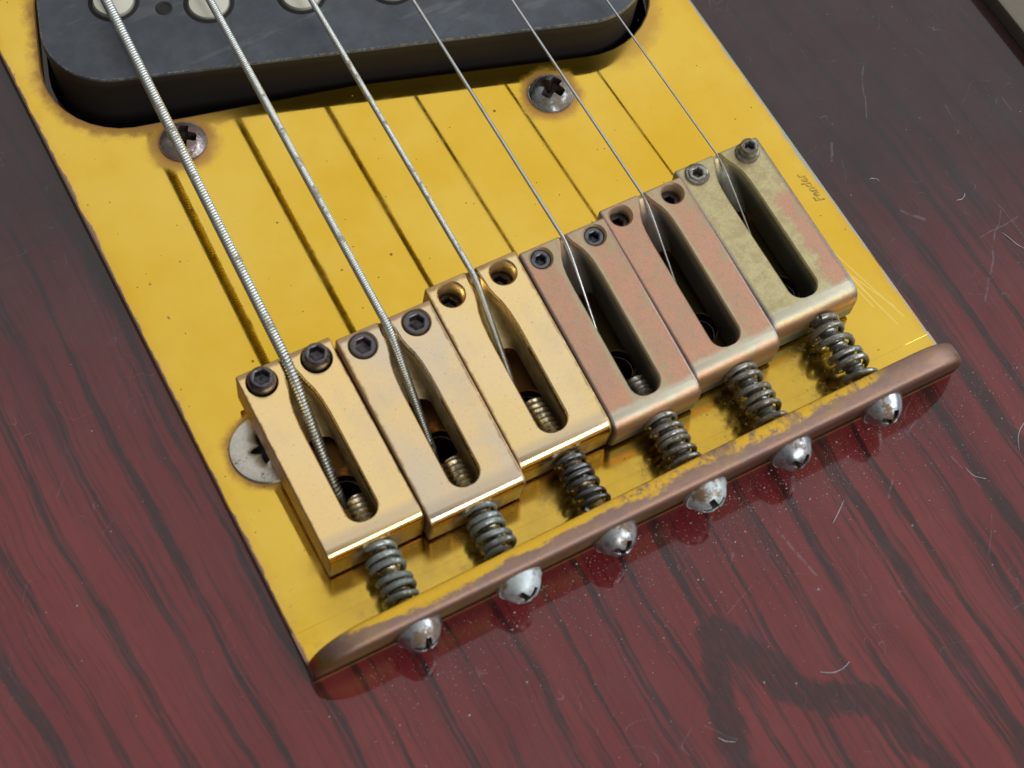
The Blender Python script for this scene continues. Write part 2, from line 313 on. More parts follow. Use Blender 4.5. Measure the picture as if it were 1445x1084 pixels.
def mat_body():
    s = NT('stained_wood_under_gloss'); x, y, z = s.sep()
    warp = s.noise(0.14, 3, 0.5)
    gx = s.math('ADD', s.math('ADD', x, s.mul(y, 0.03)), s.mul(s.math('SUBTRACT', warp, 0.5), 0.8))
    gx = s.math('ADD', gx, s.mul(s.math('SUBTRACT', s.noise(1.3, 3, 0.6), 0.5), 0.10))
    c = s.t.nodes.new('ShaderNodeCombineXYZ'); s.link(gx, c.inputs[0]); s.link(s.mul(y, 0.055), c.inputs[1])
    G = c.outputs[0]
    c2 = s.t.nodes.new('ShaderNodeCombineXYZ'); s.link(gx, c2.inputs[0]); s.link(s.mul(y, 0.13), c2.inputs[1]); G2 = c2.outputs[0]
    c3 = s.t.nodes.new('ShaderNodeCombineXYZ'); s.link(gx, c3.inputs[0]); s.link(s.mul(y, 0.028), c3.inputs[1]); G3 = c3.outputs[0]
    pore = s.noise(22, 4, 0.7, vec=G3)
    pore2 = s.noise(38, 3, 0.7, vec=G2)
    hair = s.math('SUBTRACT', pore, 0.5)
    # growth rings cut flat: long dark bands about six millimetres apart
    wv_ = s.math('ADD', s.math('MULTIPLY', gx, 2.05), s.mul(s.noise(1.1, 3, 0.6, vec=G), 1.7))
    fr = s.math('ABSOLUTE', s.math('SUBTRACT', s.math('FRACT', wv_), 0.5))
    amp = s.noise(1.3, 2, 0.5, vec=s.vmath('ADD', G, (5, 9, 0)))
    band = s.math('ADD', s.math('ADD', fr, s.mul(hair, 0.85)), s.mul(s.math('SUBTRACT', amp, 0.5), 0.40))
    streak = s.mul(s.step(band, 0.28, 0.50), s.step(pore2, 0.30, 0.55, 0.75, 1.0))
    streak2 = s.mul(s.step(s.math('ADD', s.noise(7, 3, 0.6, vec=G3), s.mul(hair, 0.4)), 0.56, 0.68), 0.70)
    fine = s.mx(s.mul(s.step(pore, 0.48, 0.66), 0.50), s.mul(s.step(pore2, 0.60, 0.72), 0.40))
    # one large knotty figure below the bridge
    dd = s.vmath('SUBTRACT', s.P, (0.25, -2.4, 0))
    dk = s.mx(streak, streak2, fine)
    wv = s.vmath('ADD', s.P, s.vmath('SCALE', s.vmath('SUBTRACT', s.vmath('MULTIPLY', s._n3(0.9), (1, 1, 0)), (0.5, 0.5, 0)), 0.5)) if hasattr(s, '_n3') else None
    nn = s.t.nodes.new('ShaderNodeTexNoise'); s.link(s.P, nn.inputs['Vector']); nn.inputs['Scale'].default_value = 1.6; nn.inputs['Detail'].default_value = 5
    wv = s.vmath('ADD', s.P, s.vmath('SCALE', s.vmath('SUBTRACT', nn.outputs['Color'], (0.5, 0.5, 0.5)), 0.45))
    knot = s.mx(s.seg((-0.10, -1.35), (-0.85, -3.9), 0.26, wv), s.seg((0.0, -1.35), (0.35, -2.20), 0.30, wv), s.seg((0.35, -2.2), (1.0, -2.75), 0.26, wv), s.seg((1.0, -2.75), (1.5, -4.4), 0.2, wv))
    knot = s.mul(s.step(s.math('ADD', knot, s.mul(hair, 2.4)), 0.25, 0.95), s.step(pore2, 0.30, 0.6, 0.7, 1.0))
    dk = s.mx(s.mul(dk, 0.95), s.mul(knot, 0.93))
    red = s.mix(s.step(s.noise(0.7, 4, 0.6, vec=G), 0.35, 0.65), (0.112, 0.0108, 0.0140), (0.155, 0.0195, 0.0190))
    base = s.mix(s.math('MULTIPLY', dk, 0.88), red, (0.008, 0.007, 0.0065))
    f = s.math('ADD', y, s.mul(x, 0.35))
    f = s.math('ADD', f, s.mul(s.math('SUBTRACT', s.noise(0.5, 4), 0.5), 2.0))
    burst = s.step(f, 0.6, 5.2)
    base = s.mix(s.mul(burst, 0.9), base, (0.017, 0.0075, 0.0085))
    # scratches and dull film in the lacquer
    scr = None
    nn2 = s.t.nodes.new('ShaderNodeTexNoise'); s.link(s.P, nn2.inputs['Vector']); nn2.inputs['Scale'].default_value = 2.5
    w2 = s.vmath('ADD', s.P, s.vmath('SCALE', s.vmath('SUBTRACT', nn2.outputs['Color'], (0.5, 0.5, 0.5)), 0.12))
    def hairs(sc, off, w=0.0022):
        n = s.t.nodes.new('ShaderNodeTexNoise'); s.link(s.mapping((sc, sc * 0.8, 1), off), n.inputs['Vector']); n.inputs['Scale'].default_value = 1.0; n.inputs['Detail'].default_value = 1.0
        l = s.step(s.math('ABSOLUTE', s.math('SUBTRACT', n.outputs['Fac'], 0.5)), w, 0.0003)
        m = s.step(s.noise(1.1, 3, 0.6, vec=s.mapping((1, 1, 1), (off[1], off[0], 4))), 0.56, 0.66)
        return s.mul(s.mul(l, m), s.step(s.noise(6, 2, 0.6, vec=s.mapping((1, 1, 1), off)), 0.42, 0.58))
    hl = s.mx(hairs(1.7, (3, 7, 0)), hairs(2.6, (11, 2, 5), 0.003), hairs(1.2, (21, 9, 1), 0.0016), hairs(3.3, (5, 31, 2), 0.003))
    for a, b, w in SCRATCHES:
        k = s.seg(a, b, w, w2); scr = k if scr is None else s.mx(scr, k)
    scr = s.mul(scr, s.step(s.noise(11, 5, 0.8), 0.38, 0.55))
    dust = s.mul(s.step(s.noise(55, 3, 0.8), 0.70, 0.76), s.step(s.noise(0.9, 3), 0.45, 0.7))
    film = s.step(s.noise(1.3, 6, 0.7), 0.35, 0.75)
    base = s.mix(s.mul(hl, 0.16), base, (0.42, 0.42, 0.50))
    base = s.mix(s.mul(scr, 0.17), base, (0.34, 0.34, 0.42))
    base = s.mix(s.mul(dust, 0.25), base, (0.35, 0.33, 0.33))
    base = s.mix(s.mul(film, 0.015), base, (0.5, 0.5, 0.55))
    nb = s.bump(s.noise(1.2, 3), 0.05, 0.05)
    return s.set(base=base, rough=s.mixf(film, 0.06, 0.13), ior=1.50, spec=0.42, coat=0.30, coat_rough=0.035, coat_ior=1.5, normal=nb, coat_normal=nb)

SCRATCHES = []
def plain(name, base, rough=0.5, metal=0.0, var=0.3, scale=12, spec=0.5):
    s = NT(name); n = s.noise(scale, 5, 0.7)
    return s.set(base=s.mix(n, tuple(c * (1 - var) for c in base), tuple(min(1, c * (1 + var)) for c in base)), rough=rough, metal=metal, spec=spec,
                 normal=s.bump(n, 0.1, 0.005))

# ------------------------------------------------------------------ mesh helpers
def flatten_big(me, area=0.07):
    for p in me.polygons:
        if p.area > area: p.use_smooth = False
def dark_recess(o, test, mat):
    o.data.materials.append(mat); k = len(o.data.materials) - 1
    for p in o.data.polygons:
        if test(p.center): p.material_index = k
def mk(name, bm, mats, parent=None, smooth=35, label=None, stuff=False):
    me = bpy.data.meshes.new(name)
    bmesh.ops.recalc_face_normals(bm, faces=bm.faces)
    bm.to_mesh(me); bm.free()
    for q in (mats if isinstance(mats, (list, tuple)) else [mats]): me.materials.append(q)
    if smooth is not None:
        me.polygons.foreach_set('use_smooth', [True] * len(me.polygons))
        me.set_sharp_from_angle(angle=math.radians(smooth))
    o = bpy.data.objects.new(name, me); col.objects.link(o)
    if parent: o.parent = parent
    if label: o['label'] = label
    if stuff: o['kind'] = 'stuff'
    return o
def ringsurf(bm, rings, close0=True, close1=True, mi=0):
    vs = [[bm.verts.new(p) for p in r] for r in rings]
    n = len(vs[0])
    for a, b in zip(vs, vs[1:]):
        for k in range(n):
            f = bm.faces.new((a[k], a[(k + 1) % n], b[(k + 1) % n], b[k])); f.material_index = mi
    if close0: bm.faces.new(vs[0][::-1])
    if close1: bm.faces.new(vs[-1])
    return vs
def frame_of(axis):
    a = Vector(axis).normalized(); u = a.orthogonal().normalized(); return a, u, a.cross(u)
def polar(bm, rings, seg=36, M=Matrix.Identity(4), close0=True, close1=True):
    """rings of (radius or f(theta), z or f(r))"""
    out = []
    for r, z in rings:
        ring = []
        for k in range(seg):
            t = 2 * math.pi * k / seg; rr = r(t) if callable(r) else r; zz = z(rr) if callable(z) else z
            ring.append(M @ Vector((rr * math.cos(t), rr * math.sin(t), zz)))
        out.append(ring)
    return ringsurf(bm, out, close0, close1)
def tube(bm, pts, rad, seg=8, caps=True):
    rings = []; up = None
    for i, p in enumerate(pts):
        d = (Vector(pts[min(i + 1, len(pts) - 1)]) - Vector(pts[max(i - 1, 0)])).normalized()
        if up is None: up = d.orthogonal().normalized()
        up = (up - d * up.dot(d)).normalized(); w = d.cross(up)
        r = rad[i] if isinstance(rad, (list, tuple)) else rad
        rings.append([Vector(p) + up * r * math.cos(2 * math.pi * k / seg) + w * r * math.sin(2 * math.pi * k / seg) for k in range(seg)])
    return ringsurf(bm, rings, caps, caps)
def hexr(r): return lambda t: r * math.cos(math.pi / 6) / math.cos((t % (math.pi / 3)) - math.pi / 6)
def crossr(b, a):
    def f(t):
        p = abs(((t + math.pi / 4) % (math.pi / 2)) - math.pi / 4)
        return min(b / math.cos(p), a / max(math.sin(p), 1e-4))
    return f
def starr(ro, ri, n=6, ph=0.0):
    def f(t):
        q = ((t + ph) * n / (2 * math.pi)) % 1.0; q = abs(q - 0.5) * 2
        return ri + (ro - ri) * q ** 1.3
    return f
def poly_slab(bm, outer, holes, z0, z1, bev=0.015, side=0.03):
    """flat slab with holes, small bevels on the top rims"""
    def off(poly, d):
        n = len(poly); out = []
        ar = sum(poly[i][0] * poly[(i + 1) % n][1] - poly[(i + 1) % n][0] * poly[i][1] for i in range(n))
        sg = 1 if ar > 0 else -1
        for i in range(n):
            a = Vector(poly[i - 1]); b = Vector(poly[i]); c = Vector(poly[(i + 1) % n])
            e1 = (b - a); e2 = (c - b)
            if e1.length < 1e-9: e1 = e2
            if e2.length < 1e-9: e2 = e1
            t = (e1.normalized() + e2.normalized()).normalized()
            nn = Vector((-t.y, t.x)) * sg     # inward
            out.append((b.x + nn.x * d, b.y + nn.y * d))
        return out
    top_outer = off(outer, side); top_holes = [off(h, -bev) for h in holes]
    loops = [top_outer] + top_holes
    vs = []; edges = []
    for lp in loops:
        k0 = len(vs); vs += [Vector(p) for p in lp]; edges += [(k0 + i, k0 + (i + 1) % len(lp)) for i in range(len(lp))]
    rv, re, rf, *_ = geometry.delaunay_2d_cdt(vs, edges, [], 1, 1e-5)
    def inside(p, poly):
        c = False; n = len(poly)
        for i in range(n):
            a = poly[i]; b = poly[(i + 1) % n]
            if (a[1] > p[1]) != (b[1] > p[1]) and p[0] < (b[0] - a[0]) * (p[1] - a[1]) / (b[1] - a[1]) + a[0]: c = not c
        return c
    tv = [bm.verts.new((p[0], p[1], z1)) for p in rv]
    for f in rf:
        cx = sum(rv[i][0] for i in f) / len(f); cy = sum(rv[i][1] for i in f) / len(f)
        if any(inside((cx, cy), h) for h in top_holes): continue
        try: bm.faces.new([tv[i] for i in f])
        except ValueError: pass
    def find(p): return min(range(len(rv)), key=lambda i: (rv[i][0] - p[0]) ** 2 + (rv[i][1] - p[1]) ** 2)
    for top, low, b in [(top_outer, outer, side)] + [(t, h, bev) for t, h in zip(top_holes, holes)]:
        rows = [[tv[find(p)] for p in top]]
        mid = [((p[0] * 0.3 + q[0] * 0.7), (p[1] * 0.3 + q[1] * 0.7)) for p, q in zip(top, low)]
        rows.append([bm.verts.new((p[0], p[1], z1 - b * 0.3)) for p in mid])
        rows.append([bm.verts.new((p[0], p[1], z1 - b)) for p in low])
        rows.append([bm.verts.new((p[0], p[1], z0)) for p in low])
        n = len(top)
        for a, c in zip(rows, rows[1:]):
            for i in range(n):
                try: bm.faces.new((a[i], a[(i + 1) % n], c[(i + 1) % n], c[i]))
                except ValueError: pass
def circle(cx, cy, r, n=28): return [(cx + r * math.cos(2 * math.pi * k / n), cy + r * math.sin(2 * math.pi * k / n)) for k in range(n)]
def apply_mods(o):
    dg = bpy.context.evaluated_depsgraph_get(); me = bpy.data.meshes.new_from_object(o.evaluated_get(dg)); o.modifiers.clear(); o.data = me

# ------------------------------------------------------------------ the guitar
guitar = bpy.data.objects.new('electric_guitar', None); col.objects.link(guitar)
guitar['label'] = 'red and black stained electric guitar with worn gold bridge, six mismatched saddles and black pickup'
guitar['category'] = 'guitar'

SCRATCHES += [((4.75, 0.55), (5.6, 1.45), 0.0138), ((5.2, 1.25), (5.75, 1.3), 0.0110), ((5.62, 1.6), (5.68, 1.0), 0.0110), ((4.55, 1.95), (4.75, 1.75), 0.0275),
              ((2.4, -0.95), (2.62, -0.75), 0.0165), ((2.95, -0.35), (3.3, -0.1), 0.0110), ((3.0, -0.45), (3.4, -0.2), 0.0088), ((2.9, -0.45), (3.2, -0.35), 0.0165),
              ((1.15, -0.75), (1.25, -1.35), 0.0248), ((4.3, -0.9), (4.15, -1.35), 0.0193), ((3.3, -1.6), (3.0, -2.0), 0.0066), ((0.2, -1.3), (0.6, -1.15), 0.0077),
              ((2.9, -2.6), (3.5, -2.5), 0.0077), ((4.6, -1.0), (5.1, -0.3), 0.0121), ((4.2, 2.9), (4.35, 3.1), 0.0220), ((0.7, -3.6), (0.8, -3.85), 0.0275),
              ((-0.6, -2.2), (-0.4, -2.45), 0.0077), ((4.9, 3.2), (5.3, 3.9), 0.0110), ((3.3, -0.9), (3.35, -1.3), 0.0099), ((4.0, -1.9), (4.45, -1.8), 0.0088)]
M_plate = mat_plate(); M_body = mat_body(); M_pick = mat_pickup()
M_chrome = mat_steel('pitted_chrome', (0.50, 0.54, 0.57), (0.22, 0.15, 0.10), 0.58, 0.24, 4)
M_white = mat_steel('chalky_zinc', (0.52, 0.59, 0.60), (0.26, 0.16, 0.09), 0.36, 0.40, 4, 0.45)
M_rusty = mat_steel('rust_stained_steel', (0.42, 0.38, 0.38), (0.20, 0.13, 0.11), 0.85, 0.22, 5)
M_tarn = mat_steel('tarnished_screw_steel', (0.44, 0.48, 0.52), (0.20, 0.16, 0.12), 0.72, 0.18, 3)
M_verd = mat_steel('grey_green_spring_steel', (0.42, 0.46, 0.45), (0.19, 0.21, 0.19), 0.75, 0.30, 8)
M_dark = mat_steel('blackened_steel', (0.16, 0.165, 0.18), (0.06, 0.05, 0.045), 0.4, 0.26, 8)
M_grub = mat_steel('dark_grub_steel', (0.15, 0.14, 0.15), (0.10, 0.07, 0.055), 0.4, 0.30, 9)
M_brass = mat_steel('dull_brass_thread', (0.42, 0.37, 0.26), (0.20, 0.16, 0.10), 0.5, 0.28, 9)
M_spring = mat_steel('worn_spring_steel', (0.40, 0.40, 0.38), (0.17, 0.14, 0.09), 0.7, 0.27, 8)
M_nickel = mat_steel('nickel_washer', (0.62, 0.58, 0.50), (0.30, 0.24, 0.16), 0.15, 0.22, 4)
M_string = mat_steel('nickel_string', (0.64, 0.66, 0.64), (0.42, 0.38, 0.30), 0.25, 0.32, 5)
M_plain = mat_steel('bright_string_steel', (0.62, 0.63, 0.62), (0.48, 0.44, 0.36), 0.15, 0.24, 5)
M_pole = plain('dull_pole_magnet', (0.62, 0.60, 0.50), 0.38, 0.75, 0.08)
M_black = plain('dark_cavity', (0.010, 0.009, 0.008), 0.7)
M_grime = plain('brown_black_grime', (0.030, 0.018, 0.013), 0.45)
M_ctrl = plain('grey_brown_plate_metal', (0.20, 0.175, 0.14), 0.35, 0.8, 0.15)
def mat_ink():
    s = NT('dark_worn_print'); n = s.noise(14, 4, 0.8)
    f = s.step(n, 0.36, 0.60)
    return s.set(base=s.mix(f, (0.16, 0.095, 0.06), (0.72, 0.48, 0.07)), metal=f, rough=s.mixf(f, 0.5, 0.1))
M_ink = mat_ink()

# ---- body
hole_top = []
for p in rrect(-5.62, 1.60, 5.62, 8.45, 0.95, 9):
    hole_top.append(pframe((p[0], p[1] + (0.20 * min(1, max(0, (p[0] + 4.7) / 2.6)) if p[1] < 6.6 and p[0] > -4.7 else 0))))
hole_top = hole_top[:10] + hole_top[10:]
k_ = 20 + 10  # intermediate points along the bottom edge
hole_top += [pframe((d_, 5.62 + 0.20 * min(1, max(0, (d_ + 4.7) / 2.6)))) for d_ in (-4.3, -3.9, -3.5, -3.1, -2.7, -2.4, -2.1, -1.0, 0.0)]
HOLES = [(-2.66, 1.60), (-1.56, 1.62), (-0.50, 1.62), (0.58, 1.62), (1.62, 1.62), (2.68, 1.62)]
bm = bmesh.new()
outl = []
for k in range(96):
    t = 2 * math.pi * k / 96; e = 2 / 3.2
    cx, cy = math.cos(t), math.sin(t)
    outl.append((16.5 * math.copysign(abs(cx) ** e, cx) + 0.2, 17.5 * math.copysign(abs(cy) ** e, cy) + 7.5))
cav = [pframe(p) for p in rrect(-5.55, 1.53, 5.66, 8.38, 0.9, 9)]
poly_slab(bm, outl, [cav] + [circle(x, y, 0.17, 16) for x, y in HOLES], -4.5, -0.125, 0.01, 0.5)
body = mk('body', bm, M_body, guitar, 40); flatten_big(body.data, 0.0)
bm = bmesh.new()
ringsurf(bm, [[(p[0], p[1], z) for p in cav] for z in (-1.9, -1.8)])
for x, y in HOLES:
    ringsurf(bm, [[(p[0], p[1], z) for p in circle(x, y, 0.17, 16)] for z in (-1.7, -1.6)])
mk('cavity_floor', bm, M_black, body, None)

# ---- bridge plate (flat part with holes, then the bent-up lip)
plate = None
bm = bmesh.new()
Y0 = 0.42; YT = 10.6
outer = [(XL, Y0), (XR, Y0)] + [(XR - 0.3 + 0.3 * math.cos(math.radians(a)), YT - 0.3 + 0.3 * math.sin(math.radians(a))) for a in range(0, 91, 15)] + \
        [(XL + 0.3 + 0.3 * math.cos(math.radians(a)), YT - 0.3 + 0.3 * math.sin(math.radians(a))) for a in range(90, 181, 15)]
poly_slab(bm, outer, [hole_top] + [circle(x, y, 0.18, 32) for x, y in HOLES] + [circle(-3.18, 2.40, 0.30, 28), circle(-2.42, 6.30, 0.16, 20), circle(1.66, 5.08, 0.16, 20)], -0.12, 0.0, 0.022, 0.03)
# lip, swept across x
def lip_h(x):
    r = 0.60; H = 0.64
    e = min(x - XL, XR - x)
    if e >= r: return H
    return max(0.02, H - 0.5 + 0.5 * math.sqrt(max(0, 1 - ((r - e) / r) ** 2)) ) if e > 0.0 else 0.05
def lip_profile(x):
    H = lip_h(x); s = H / 0.64
    u = (x - XL) / (XR - XL)
    yi = 0.055 + 0.055 * min(1, u * 1.6); yo = -0.045 - 0.125 * s
    pts = [(Y0 + 0.05, -0.0012), (0.30, -0.0012), (yi + 0.10, 0.004), (yi + 0.045, 0.03), (yi + 0.012, 0.08)]
    pts = [(a, min(b, H * 0.6)) for a, b in pts]
    pts += [(yi, H * 0.35), (yi, H - 0.04), (yi - 0.006, H - 0.018), (yi - 0.022, H - 0.004), ((yi * 0.5 + yo * 0.5), H), (yo + 0.055, H - 0.006), (yo + 0.022, H - 0.020), (yo + 0.006, H - 0.045), (yo, H - 0.085)]
    pts += [(yo * 0.7 - 0.025, H * 0.5), (-0.068, 0.0), (-0.062, -0.07), (-0.04, -0.121), (Y0 + 0.05, -0.121)]
    return pts
xs = [XL + 0.002, XL + 0.006, XL + 0.02, XL + 0.045, XL + 0.08, XL + 0.13, XL + 0.19, XL + 0.26, XL + 0.35, XL + 0.45, XL + 0.6]
xs = xs + [XL + 0.6 + (XR - XL - 1.2) * k / 24 for k in range(1, 24)] + [XR + XL - x for x in xs[::-1]]
rings = []
for x in xs: rings.append([(x, a, b) for a, b in lip_profile(x)])
ringsurf(bm, rings)
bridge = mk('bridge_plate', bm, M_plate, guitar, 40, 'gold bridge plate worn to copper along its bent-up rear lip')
for p_ in bridge.data.polygons:
    if p_.normal.z > 0.9999: p_.use_smooth = False

# maker's mark
cu = bpy.data.curves.new('maker_mark', 'FONT'); cu.body = 'Fender'; cu.size = 0.15; cu.shear = 0.35; cu.offset = 0.002; cu.extrude = 0.0012
to = bpy.data.objects.new('maker_mark', cu); col.objects.link(to)
bpy.context.view_layer.update()
me = bpy.data.meshes.new_from_object(to.evaluated_get(bpy.context.evaluated_depsgraph_get()))
bpy.data.objects.remove(to)
to = bpy.data.objects.new('maker_mark', me); col.objects.link(to); me.materials.clear(); me.materials.append(M_ink)
to.parent = bridge; to.location = (3.78, 2.42, 0.003); to.rotation_euler = (0, 0, math.radians(90 + 6)); to['label'] = 'small worn dark lettering'

# ---- screws holding the plate down
def dome_screw(name, R, h, mat, parent, M, recess='cross', ph=0.3, b=0.13, a=0.035, label=None, seg=48):
    bm = bmesh.new()
    zf = lambda r: h * (1 - (r / R) ** 2.4) if r < R else 0
    f = crossr(b, a) if recess == 'cross' else starr(b, a, 6)
    fr = lambda t: f(t + ph)
    rings = [(R, -0.05), (R, 0.0), (R * 0.985, h * 0.14), (R * 0.95, zf), (R * 0.87, zf), (R * 0.75, zf), (R * 0.64, zf), (lambda t: fr(t) * 0.5 + R * 0.27, zf)]
    rings += [(lambda t: fr(t) + 0.006, zf), (fr, lambda r: zf(r) - 0.012), (lambda t: fr(t) * 0.82, h - 0.14), (lambda t: fr(t) * 0.3, h - 0.20)]
    polar(bm, rings, seg, M)
    o = mk(name, bm, mat, parent, 32, label); Mi = M.inverted()
    dark_recess(o, lambda c: (Mi @ c).xy.length < 0.16 and (Mi @ c).z < zf((Mi @ c).xy.length) - 0.02, M_grime)
    return o
T = lambda x, y, z: Matrix.Translation((x, y, z))
dome_screw('mounting_screw', 0.272, 0.15, M_rusty, bridge, T(-2.42, 6.30, 0.0), b=0.165, a=0.055, ph=0.5, label='rusty domed screw under the thickest string')
dome_screw('mounting_screw', 0.272, 0.17, M_tarn, bridge, T(1.66, 5.08, 0.0), b=0.165, a=0.06, ph=1.0, label='domed screw with bright chrome and brown stain')
bm = bmesh.new()
st = starr(0.185, 0.085, 5, 0.75)
polar(bm, [(0.40, -0.03), (0.40, 0.012), (0.385, 0.030), (0.36, 0.036), (0.25, 0.040), (lambda t: st(t) + 0.03, 0.040), (st, 0.034), (lambda t: st(t) * 0.8, -0.05), (lambda t: st(t) * 0.4, -0.11)], 60, T(-3.18, 2.40, 0))
o = mk('mounting_screw', bm, M_nickel, bridge, 32, 'flat pale screw half hidden by the first saddle, star recess')
dark_recess(o, lambda c: (c.xy - Vector((-3.18, 2.40))).length < 0.17 and c.z < 0.030, M_black)

# ---- pickup
bm = bmesh.new()
prf = [pframe(p) for p in rrect(-5.55, 1.47, 5.91, 8.15, 0.80, 12)]
def inset(ps, d):
    return [pframe(p) for p in rrect(-5.55 + d, 1.47 - d, 5.91 + d, 8.15 - d, 0.80 - d, 12)]
PZ = 0.51
ringsurf(bm, [[(p[0], p[1], z) for p in inset(prf, d)] for z, d in ((-1.2, 0.05), (-0.2, 0.04), (0.05, 0.03), (PZ - 0.17, 0.012), (PZ - 0.14, 0.0), (PZ - 0.03, 0.0), (PZ - 0.008, 0.008), (PZ, 0.03))])
pickup = mk('pickup', bm, M_pick, guitar, 40, 'black scuffed single coil pickup with six magnet poles')
POLES = [(-4.69, 7.01, 0.05), (-3.63, 6.83, 0.03), (-2.57, 6.80, 0.04), (-1.52, 6.78, 0.05), (-0.47, 6.80, 0.05), (0.58, 6.82, 0.03)]
for d, n, up in POLES:
    x, y = pframe((d, n)); bm = bmesh.new()
    polar(bm, [(0.235, -0.05), (0.235, up - 0.02), (0.225, up - 0.004), (0.21, up)], 40)
    o = mk('pole_piece', bm, M_pole, pickup); o.location = (x, y, PZ)
    bm = bmesh.new()
    polar(bm, [(0.245, 0.001), (0.262, 0.006), (0.285, 0.004), (0.292, 0.0005)], 40, close0=False, close1=False)
    o = mk('pole_rim', bm, M_pick, pickup); o.location = (x, y, PZ)
bm = bmesh.new(); x, y = pframe((-4.14, 6.83))
polar(bm, [(0.066, 0.0012), (0.03, 0.0014), (0.01, 0.0015)], 20)
polar(bm, [(0.066, 0.002), (0.075, 0.010), (0.092, 0.006), (0.10, 0.0005)], 20, close0=False, close1=False)
o = mk('eyelet', bm, M_black, pickup); o.location = (x, y, PZ)

# ---- control plate corner at the far right
bm = bmesh.new()
pl = [(7.22 + a, b) for a, b in rrect(0, 3.2, -6.5, 9.0, 1.3, 10)]
poly_slab(bm, pl, [], -0.12, 0.10, 0.02, 0.05)
mk('control_plate', bm, M_ctrl, guitar, 40, 'grey brown metal control plate at the upper right corner')

# ------------------------------------------------------------------ saddles
L = 2.20; TH = 0.50
SAD = [  # xc, yb, yf_z, halfwidth, material, rear bevel, grub (z, r, style), front label
    dict(x=(-3.232, -2.175), yb=0.81, yf=2.97, Hf=0.661, rb=0.11, neck=0.055, grub='proud', gr=0.150, tip=1.36, sx=-2.70),
    dict(x=(-2.171, -1.088), yb=0.718, yf=2.857, Hf=0.804, rb=0.12, neck=0.075, grub='flush', gr=0.140, tip=1.30, sx=-1.62),
    dict(x=(-1.084, -0.008), yb=0.85, yf=3.015, Hf=0.815, rb=0.14, neck=0.075, grub='deep', gr=0.135, tip=1.52, sx=-0.54),
    dict(x=(-0.004, 1.045), yb=0.80, yf=2.925, Hf=0.830, rb=0.17, neck=0.11, grub='sunk', gr=0.115, tip=1.26, sx=0.54),
    dict(x=(1.049, 2.099), yb=0.902, yf=3.09, Hf=0.755, rb=0.17, neck=0.12, grub='deep', gr=0.118, tip=1.0, sx=1.60),
    dict(x=(2.103, 3.193), yb=1.014, yf=3.167, Hf=0.631, rb=0.19, neck=0.12, grub='chrome', gr=0.115, tip=1.2, sx=2.70)]
MS = [mat_saddle_gold('pale_gold_plating', (0.95, 0.69, 0.31), (0.94, 0.70, 0.35)),
      mat_saddle_gold('frosted_gold_plating', (0.80, 0.66, 0.47), (0.93, 0.69, 0.36)),
      mat_saddle_gold('bright_gold_plating', (0.95, 0.71, 0.33), (0.95, 0.73, 0.40)),
      mat_saddle_copper('bare_copper_patina', -0.35, False), mat_saddle_copper('bare_copper_worn', -0.1, False), mat_saddle_copper('olive_tarnish', 0, True)]
LAB = ['pale gold saddle under the thickest string, black set screws standing proud', 'frosted gold saddle with flush black set screws and bluish bloom at the rear',
       'bright gold saddle with empty looking threaded set screw holes and black spring', 'pink copper saddle with greenish patina round its slot',
       'pink copper saddle with two deep dark set screw holes', 'olive tarnished saddle with pink strip and two chrome set screws']
STR_H = [0.672, 0.830, 0.842, 0.862, 0.815, 0.690]
STR_R = [0.062, 0.047, 0.036, 0.021, 0.0165, 0.0125]
SPR = [dict(m=M_verd, n=5.3, w=0.034, r=0.158), dict(m=M_verd, n=5.2, w=0.034, r=0.158), dict(m=M_dark, n=6.8, w=0.030, r=0.150),
       dict(m=M_spring, n=6.4, w=0.030, r=0.155), dict(m=M_spring, n=5.8, w=0.033, r=0.163), dict(m=M_spring, n=5.4, w=0.036, r=0.168)]
HEADM = [M_chrome, M_white, M_chrome, M_white, M_chrome, M_chrome]
HEADX = [-2.735, -1.62, -0.52, 0.545, 1.59, 2.73]

def temp(bm):
    me = bpy.data.meshes.new('temp'); bmesh.ops.recalc_face_normals(bm, faces=bm.faces); bm.to_mesh(me); bm.free()
    o = bpy.data.objects.new('temp', me); col.objects.link(o); return o

def thread(bm, y0, y1, r, pitch, seg=18, amp=0.014, n=None):
    k = int((y1 - y0) / pitch * 6); rings = []
    for i in range(k + 1):
        y = y0 + (y1 - y0) * i / k; ring = []
        for j in range(seg):
            t = 2 * math.pi * j / seg; ph = (y / pitch - j / seg) % 1.0
            rr = r + amp * (abs(ph - 0.5) * 4 - 1)
            ring.append((rr * math.cos(t), y, rr * math.sin(t)))
        rings.append(ring)
    ringsurf(bm, rings)

